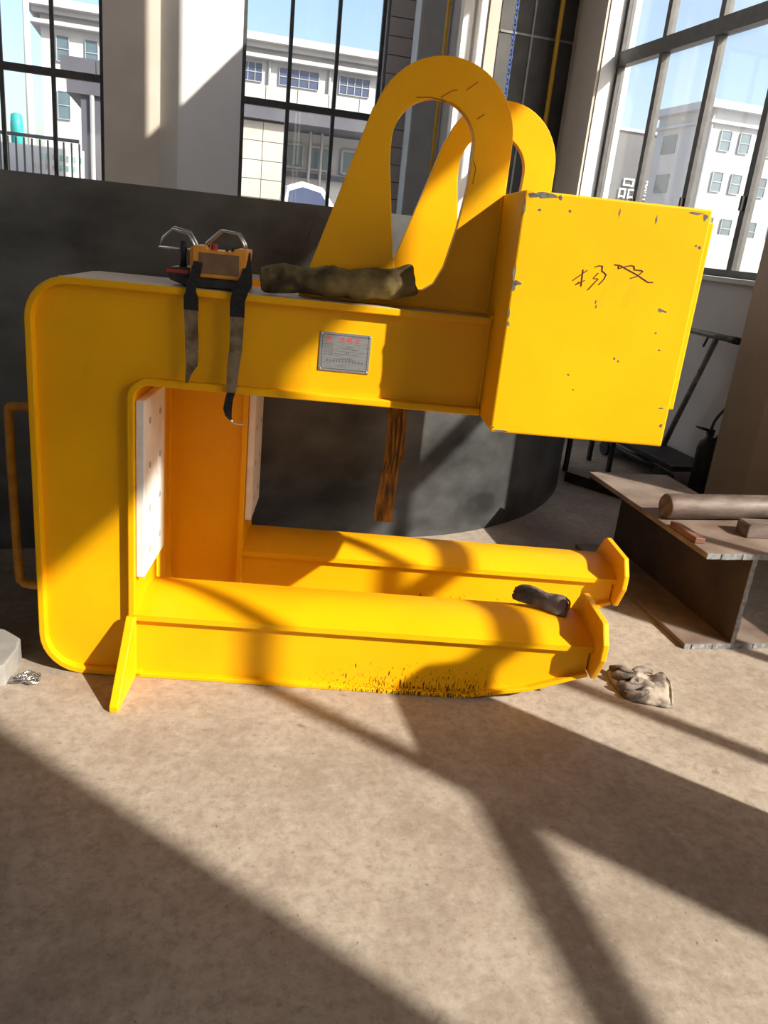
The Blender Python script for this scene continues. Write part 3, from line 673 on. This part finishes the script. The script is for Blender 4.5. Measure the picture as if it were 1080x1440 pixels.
g2 = cloth([(p[0] - o2.x, p[1] - o2.y) for p in G2], z2).build('work_glove', 'glove_dark', loc=(o2.x, o2.y, .263), smooth=True)
g2.rotation_euler = (0, 0, 0)
tag(g2, 'greasy dark grey folded glove on top of the front fork', 'glove')
MB().tube(smooth_path([(.094, .048, .012), (.098, -.01, .020), (.084, -.06, .014), (.066, -.100, .006)], 5), .004, 6).build('cuff_hem', 'glove_dark', g2, smooth=True)
for pts in ([(-.10, .035, .012), (-.06, .045, .030), (-.01, .03, .026)], [(-.095, .06, .014), (-.05, .066, .028), (0, .058, .022)], [(-.09, .01, .012), (-.05, .005, .024), (0, -.01, .020)]):
    f_ = MB().tube(smooth_path(pts, 5), [.008 + .006 * math.sin(math.pi * min(1, k_ / 9 + .15)) for k_ in range(11)], 10).build('finger', 'glove_dark', g2, smooth=True)
    d_ = f_.modifiers.new('crumple', 'DISPLACE'); d_.texture = CL; d_.strength = .008; d_.mid_level = .5

# ================================================================== steel stock
pl = smooth_path([(-3.6, 2.55, 0), (-2.4, 2.995, 0), (-1.637, 3.285, 0), (-.8, 3.60, 0), (.088, 3.927, 0), (.397, 4.082, 0), (.652, 4.296, 0), (.86, 4.55, 0), (1.01, 4.83, 0), (1.12, 5.12, 0), (1.18, 5.4, 0), (1.19, 5.7, 0), (1.15, 6.0, 0)], 6)
org = Vector((-.8, 3.6, 0))
mb = MB().strip([(p.x - org.x, p.y - org.y) for p in pl], .022, 0, 1.585, lambda u, v, w: (u, v, w))
o = mb.build('curved_steel_plate', 'mill_steel', loc=org, smooth=False); tag(o, 'dark curved steel plate standing on edge behind the yellow hook', 'steel plate')
for i, p in enumerate(o.data.polygons): p.use_smooth = True
md = o.modifiers.new('edges', 'EDGE_SPLIT'); md.split_angle = R(40)

hb = empty('h_beam', (1.295, 2.985, 0), R(13)); tag(hb, 'short rusty brown steel H-beam standing on its flange', 'steel beam')
LB, HH_, WB_ = 1.10, .43, .45
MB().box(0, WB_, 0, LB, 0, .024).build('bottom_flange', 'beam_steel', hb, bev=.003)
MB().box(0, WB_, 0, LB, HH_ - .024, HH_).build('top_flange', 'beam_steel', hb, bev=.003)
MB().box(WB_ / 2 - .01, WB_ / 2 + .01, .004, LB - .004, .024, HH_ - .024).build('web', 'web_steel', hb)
def jag(x0, x1, z0, z1, y, name):      # rough flame-cut end faces
    n = 14; mb = MB()
    vert = (z1 - z0) > (x1 - x0)
    for i in range(n):
        t0, t1 = i / n, (i + 1) / n; d = random.uniform(.001, .006)
        if vert: mb.box(x0, x1, y - d, y + .002, z0 + (z1 - z0) * t0, z0 + (z1 - z0) * t1)
        else: mb.box(x0 + (x1 - x0) * t0, x0 + (x1 - x0) * t1, y - d, y + .002, z0, z1)
    mb.build(name, 'cut_steel', hb, label='rough flame-cut end of the beam')
jag(.0, WB_, HH_ - .024, HH_ - .001, 0, 'cut_edge'); jag(.0, WB_, .001, .023, 0, 'cut_edge'); jag(WB_ / 2 - .01, WB_ / 2 + .01, .024, HH_ - .024, .004, 'cut_edge')
def on_beam(x, y, z=0):
    c_, s_ = math.cos(R(13)), math.sin(R(13)); return (1.295 + x * c_ - y * s_, 2.985 + x * s_ + y * c_, z)
mb = MB(); RB = .056
prof = [(0, RB * .93), (.006, RB), (1.594, RB), (1.6, RB * .93)]
mb.tube([(x, 0, 0) for x, r_ in prof], [r_ for x, r_ in prof], 28)
o = mb.build('round_bar', 'bar_steel', loc=(1.235, 3.385, HH_ + RB + .001), rz=WA)
md = o.modifiers.new('edges', 'EDGE_SPLIT'); md.split_angle = R(35)
for p in o.data.polygons: p.use_smooth = True
tag(o, 'thick brown round steel bar lying across the H-beam', 'steel bar')
o = MB().prism([(0, 0), (.32, 0), (.32, .058), (.01, .058), (.0, .05)], 0, .09).build('steel_block', 'bar_steel', loc=(1.545, 3.225, HH_ + .001), rz=R(10), bev=.003)
tag(o, 'flat brown steel block lying in front of the round bar', 'steel block')
o = MB().prism([(0, 0), (.046, 0), (.046, .022), (.0, .026)], 0, .20, ).build('steel_offcut', 'red_steel', loc=on_beam(.004, .10, HH_ + .001), rz=R(13), bev=.003)
tag(o, 'small red-brown steel offcut on the H-beam flange edge', 'steel offcut')
# dark angle bars on the floor between plate and beam
def angle_bar(p0, p1, w, label):
    d = Vector(p1) - Vector(p0); L_ = d.length; rz = math.atan2(d.y, d.x)
    o = MB().prism([(0, 0), (w, 0), (w, .008), (.008, .008), (.008, w), (0, w)], 0, L_, lambda u, v, wv: (wv, u, v)).build('angle_bar', 'dark_steel', loc=p0, rz=rz)
    tag(o, label, 'steel bar', 'dark bars on the floor'); return o
angle_bar((1.22, 5.36, 0), (1.72, 4.90, 0), .07, 'black angle bar on the floor next to the curved plate end')
angle_bar((1.40, 5.38, 0), (1.82, 4.98, 0), .09, 'black angle bar on the floor nearer the side wall')
# hand cart by the wall
hc = empty('hand_cart', H(3.55, 5.2), WA); tag(hc, 'black hand cart with a leaning T-handle by the side wall', 'hand cart')
MB().box(-.14, .20, -.55, .45, .13, .17).build('platform', 'dark_steel', hc, bev=.006)
for x in (-.14, .17): MB().tube([(x, -.56, .10), (x, .5, .10)], .018, 10).build('frame_tube', 'dark_steel', hc, smooth=True)
for x in (-.155, .20):
    for y in (-.42, .33): MB().cyl((x - .015, y, .062), (x + .015, y, .062), .06, 18).build('wheel', 'black', hc)
pb, pt = Vector((.16, .05, .13)), Vector((.185, -.27, 1.045))
MB().tube([pb, pt], .021, 12).build('handle_pole', 'pipe_steel', hc, smooth=True)
MB().tube([pt + Vector((.0, .34, 0)), pt + Vector((0, -.16, 0))], .021, 12).build('cross_handle', 'pipe_steel', hc, smooth=True)
MB().tube([pt + Vector((.0, -.14, 0)), pt + Vector((0, -.23, 0))], .025, 12).build('grip', 'black', hc, smooth=True)
MB().tube([pt + Vector((0, .1, -.02)), pt + Vector((0, .13, -.09))], .008, 8).build('hanging_hook', 'dark_steel', hc)
o = MB().tube([(0, 0, .03), (.5, 0, .03)], .028, 12).build('steel_pipe', 'pipe_steel', loc=(1.72, 6.45, 0), rz=R(-52), smooth=True); tag(o, 'short worn pipe on the floor left of the hand cart', 'pipe')
ts = empty('steel_stand', (1.28, 5.64, 0), R(16)); tag(ts, 'small black steel stand glimpsed under the counterweight', 'stand')
for x in (0, .35):
    for y in (0, .3): MB().box(x - .014, x + .014, y - .014, y + .014, 0, .42).build('leg', 'dark_steel', ts)
MB().box(-.03, .38, -.03, .33, .42, .45).build('top', 'dark_steel', ts)
# fire extinguisher
fe = empty('fire_extinguisher', (2.16, 5.40, 0)); tag(fe, 'black fire extinguisher with a curved hose beside the beige column', 'fire extinguisher')
pr = [(.0, .058), (.01, .066), (.33, .066), (.37, .055), (.395, .03), (.42, .02)]
MB().tube([(0, 0, z_) for z_, r_ in pr], [r_ for z_, r_ in pr], 20).build('body', 'black', fe, smooth=True)
MB().box(-.02, .02, -.02, .02, .42, .46).build('valve', 'dark_steel', fe)
MB().prism([(-.11, .475), (-.10, .462), (.02, .432), (.03, .455)], -.012, .012).build('lever', 'black', fe, bev=.003)
MB().prism([(.03, .40), (.09, .46), (.10, .43), (.05, .37)], -.012, .012).build('carry_handle', 'black', fe, bev=.003)
MB().tube(smooth_path([(0, 0, .44), (.01, 0, .52), (.05, -.01, .60), (.10, -.02, .66), (.15, -.03, .70), (.19, -.03, .66), (.17, -.04, .5)], 5), .010, 8).build('hose', 'black', fe, smooth=True)
# wire tangle and board at the left edge
mb = MB()
for i in range(9):
    rx, ry = random.uniform(.025, .05), random.uniform(.012, .028); cx, cy = random.uniform(-.03, .03), random.uniform(-.015, .015); rot = random.uniform(-.5, .7)
    pts = []
    for k in range(16):
        a_ = 2 * math.pi * k / 16; x = rx * math.cos(a_); y = ry * math.sin(a_)
        pts.append((cx + x * math.cos(rot) - y * math.sin(rot), cy + x * math.sin(rot) + y * math.cos(rot), .008 + .010 * (1 + math.sin(a_ * 2 + i)) * .6))
    mb.tube(pts, .0022, 5, True)
mb.tube(smooth_path([(-.03, -.01, .006), (-.07, -.03, .008), (-.11, -.04, .006), (-.16, -.045, .006)], 4), .006, 6)
o = mb.build('wire_coil', 'galv', loc=(-1.115, 2.255, 0), smooth=True); tag(o, 'small tangle of shiny silver wire on the floor', 'wire')
o = MB().prism([(-.7, .20), (-.085, .10), (-.02, .055), (.0, -.01), (.01, -.12), (-.1, -.22), (-.7, -.25)], 0, .08, lambda u, v, w: (u, v, w)).build('grey_slab', 'slab', loc=(-1.168, 2.335, 0), bev=.006)
tag(o, 'grey slab corner jutting in at the left edge', 'slab')
# unseen cabinet form, added right of the camera to cast the floor shadow
cbx = empty('shadow_cabinet', H(2.40, .45), WA); tag(cbx, 'grey cabinet form added out of view to cast the floor shadow', 'cabinet')
MB().box(-.10, .10, -.26, .26, .06, 1.60).build('body', 'cabinet', cbx, bev=.006)
for y in (-.25, .005): MB().box(-.115, -.10, y, y + .245, .08, 1.58).build('door', 'cabinet', cbx, bev=.003)
for x in (-.08, .06):
    for y in (-.24, .22): MB().box(x, x + .02, y, y + .02, 0, .06).build('foot', 'black', cbx)

# ================================================================== outside
struct(hall(MB().box(-120, 160, -60, 160, -.35, -.15), 'ground', 'yard', 0, 0), 'pale concrete yard outside the hall')
def bwin(par, a0, a1, z0, z1, y, nx, nz, gl='bld_glass', fw=.035):
    w_ = MB().box(a0, a1, y - .06, y + .05, z0, z1).build('window', gl, par)
    mb = MB()
    for i in range(nx + 1):
        x = a0 + (a1 - a0) * i / nx; mb.box(x - fw / 2, x + fw / 2, y - .10, y - .05, z0, z1)
    for i in range(nz + 1):
        z = z0 + (z1 - z0) * i / nz; mb.box(a0, a1, y - .10, y - .05, z - fw / 2, z + fw / 2)
    mb.build('window_bars', 'bar_grey', w_)
ob = empty('office_building', H(3, 45), WA); tag(ob, 'long white office building with heavy cornice behind the far windows', 'building')
MB().box(-8.7, 16, 0, 10, -.2, 9.55).build('wall', 'white_wall', ob)
MB().box(-9.1, 16, -.55, 10, 8.95, 9.12).build('ledge', 'cornice', ob)
MB().box(-9.3, 16, -.9, 10, 9.62, 9.95).build('cornice', 'cornice', ob)
MB().box(-9.0, 16, -.45, 10, 9.40, 9.62).build('cornice', 'cornice', ob)
for a0 in (-8.03, -6.76, -5.3, -3.9, -2.4, -1.0): bwin(ob, a0, a0 + .55, 7.55, 8.62, 0, 1, 2, 'bld_glass2')
for a0 in (-8.05, -6.76, -5.3): bwin(ob, a0, a0 + .55, 5.1, 6.3, 0, 1, 2, 'bld_glass2')
bwin(ob, .1, 1.5, 7.95, 8.78, 0, 4, 2); bwin(ob, 2.35, 4.35, 7.95, 8.74, 0, 4, 2); bwin(ob, 5.43, 7.0, 7.95, 8.78, 0, 4, 2); bwin(ob, 8.2, 10.0, 7.95, 8.78, 0, 4, 2)
for a0 in (.2, 2.4, 5.4, 8.2): bwin(ob, a0, a0 + 1.7, 4.6, 5.7, 0, 4, 2)
for x in (1.85, 4.9): MB().tube([(x, -.12, 0), (x, -.12, 8.95)], .07, 8).build('downpipe', 'light_panel', ob)
an = empty('entrance_porch', H(0, 28), WA); tag(an, 'low grey-clad entrance porch in front of the white office building', 'porch')
for i in range(12): MB().box(-3.05 + i, -2.07 + i, 0, .6, 4.92, 5.45).build('fascia_panel', 'grey_panel' if i < 4 else 'light_panel', an)
MB().box(-2.9, 8.9, .06, 5, 4.5, 4.9).build('soffit', 'grey_panel', an)
MB().box(-2.52, -1.2, .2, .9, -.2, 4.9).build('pillar', 'grey_panel', an)
MB().tube([(-2.2, .12, -.2), (-2.2, .12, 4.5)], .07, 8).build('downpipe', 'light_panel', an)
pz = MB().box(1.6, 3.62, .4, 1.2, -.2, 4.48).build('pier', 'grout', an)
for i in range(3):
    for k in range(8): MB().box(1.62 + i * .67, 2.27 + i * .67, .36, .4, -.1 + k * .57, .45 + k * .57).build('tile', 'cream_tile', pz)
MB().box(3.7, 9, 2.6, 2.8, -.2, 4.5).build('back_wall', 'white_wall', an)
for a0 in (3.8, 4.85, 6.0): bwin(an, a0, a0 + .8, 3.35, 4.1, 2.58, 1, 1, 'bld_glass2', .08)
MB().box(3.7, 9, 2.2, 2.6, 3.05, 3.22).build('canopy', 'grey_panel', an)
for x in (4.75, 5.15): MB().tube([(x, 2.0, -.2), (x, 2.0, 4.5)], .05, 8).build('post', 'light_panel', an)
vn = empty('parked_van', H(4.25, 26.3), WA); tag(vn, 'parked van with a rounded windscreen seen through the far window', 'van')
MB().prism([(-.85, -.1), (.95, -.1), (.95, 1.5), (.75, 2.1), (.35, 2.6), (-.3, 2.72), (-.75, 2.55), (-.85, 2.0)], -.3, .9).build('body', 'white', vn, bev=.05)
MB().prism([(-.72, 1.7), (.72, 1.5), (.62, 2.0), (.28, 2.45), (-.28, 2.56), (-.66, 2.42)], -.34, -.29).build('windscreen', 'bld_glass', vn)
for x in (-.5, .6): MB().cyl((x, -.3, .15), (x, -.05, .15), .32, 16).build('wheel', 'black', vn)
fn = empty('yard_fence', H(-3.5, 20), WA); tag(fn, 'grey metal picket fence outside the far left window', 'fence')
MB().box(-2.5, 1.66, -.02, .02, 2.66, 2.73).build('rail', 'fence', fn); MB().box(-2.5, 1.66, -.02, .02, .5, .57).build('rail', 'fence', fn); MB().box(-2.5, 1.66, -.02, .02, 1.90, 1.95).build('rail', 'fence', fn)
pk = MB().box(-.018, .018, -.018, .018, 0, 2.7).mesh('picket', 'fence')
for i in range(27):
    o = bpy.data.objects.new('picket', pk); COL.objects.link(o); o.parent = fn; o.location = (-2.45 + i * .158, 0, -.05)
bn = empty('yard_banner', H(-3.5, 20.6), WA); tag(bn, 'white banner with faded green and pink print behind the fence', 'banner')
MB().box(-2.5, 1.7, 0, .03, -.15, 2.55).build('sheet', 'banner', bn)
for k in range(7):
    x = .75 + k * .14; mb = MB()
    for j in range(3): mb.box(x + random.uniform(0, .02), x + .09, -.01, 0, 2.30 + j * .04, 2.315 + j * .04)
    mb.box(x + .04, x + .055, -.01, 0, 2.28, 2.42); mb.build('green_character', 'green_print', bn)
    mb = MB(); y_ = 2.10
    for j in range(3): mb.box(x - .15 + random.uniform(0, .02), x - .06, -.01, 0, y_ + j * .04, y_ + .015 + j * .04)
    mb.box(x - .11, x - .095, -.01, 0, y_ - .02, y_ + .1); mb.build('pink_character', 'pink_print' if k < 4 else 'green_print', bn)
tl = MB().tube([(0, 0, 0), (0, 0, 2.6), (0, 0, 2.75), (0, 0, 3.1), (0, 0, 3.35), (0, 0, 3.38)], [.05, .05, .13, .14, .12, .05], 14).build('yard_bollard_lamp', 'teal', loc=H(-3.32, 21.6, -.15), smooth=True); tag(tl, 'teal lamp post behind the fence at the far left', 'lamp post')
tp2 = MB().tube([(0, 0, 0), (0, 0, 6), (0, 0, 12)], [.16, .14, .11], 12).build('street_pole', 'cream', loc=H(-5.6, 40, -.15), smooth=True); tag(tp2, 'pale tall pole against the sky at the far left', 'pole')
# to the right, beyond the side window
wbd = empty('white_building', H(26.6, 39.3), WA); tag(wbd, 'white three-storey building beyond the side window', 'building')
MB().box(0, 22, 0, 5, -.2, 9.0).build('wall', 'white_wall', wbd)
MB().box(-.5, 22, -.5, 5.3, 9.0, 9.35).build('cornice', 'cornice', wbd); MB().box(-.25, 22, -.25, 5.1, 8.35, 8.5).build('ledge', 'cornice', wbd)
for r_ in (7.15, 5.2, 3.0):
    for a0 in (.6, 1.75, 3.3, 4.8, 6.3, 7.8): bwin(wbd, a0, a0 + .62, r_, r_ + .95, 0, 1, 2, 'bld_glass2')
for z0 in (7.1, 5.1):      # windows in the shaded end wall
    w_ = MB().box(-.05, .05, 2.9, 4.2, z0, z0 + .95).build('window', 'bld_glass2', wbd)
MB().tube([(-.1, -.1, 0), (-.1, -.1, 9)], .07, 8).build('downpipe', 'light_panel', wbd)
dbd = empty('dark_building', H(27, 52), WA); tag(dbd, 'dark grey clad building with white sign characters beyond the side window', 'building')
MB().box(-6, 8, 0, 8, -.2, 9.3).build('wall', 'dark_bldg', dbd); MB().box(-6.1, 8, -.15, 8, 9.3, 9.5).build('parapet', 'light_panel', dbd)
for (x, ch_) in ((.9, '、'), (2.0, '品'), (3.5, '图')):
    o = text(ch_, 1.45, x, -.12, 5.35, 'white', dbd, 'sign_character')
text('四', 1.0, 3.6, -.12, 4.1, 'white', dbd, 'sign_character')
lw = MB().box(-.3, 24, 0, .5, -.2, 2.9).build('yard_wall', 'light_panel', loc=H(20, 33), rz=WA); tag(lw, 'low pale yard wall before the white building', 'wall')
fi = hall(MB().box(0, .13, 0, .25, -.2, 9), 'exterior_fin', 'cream', 4.42, 8.32); tag(fi, 'cream wall fin just outside the side window', 'wall fin')
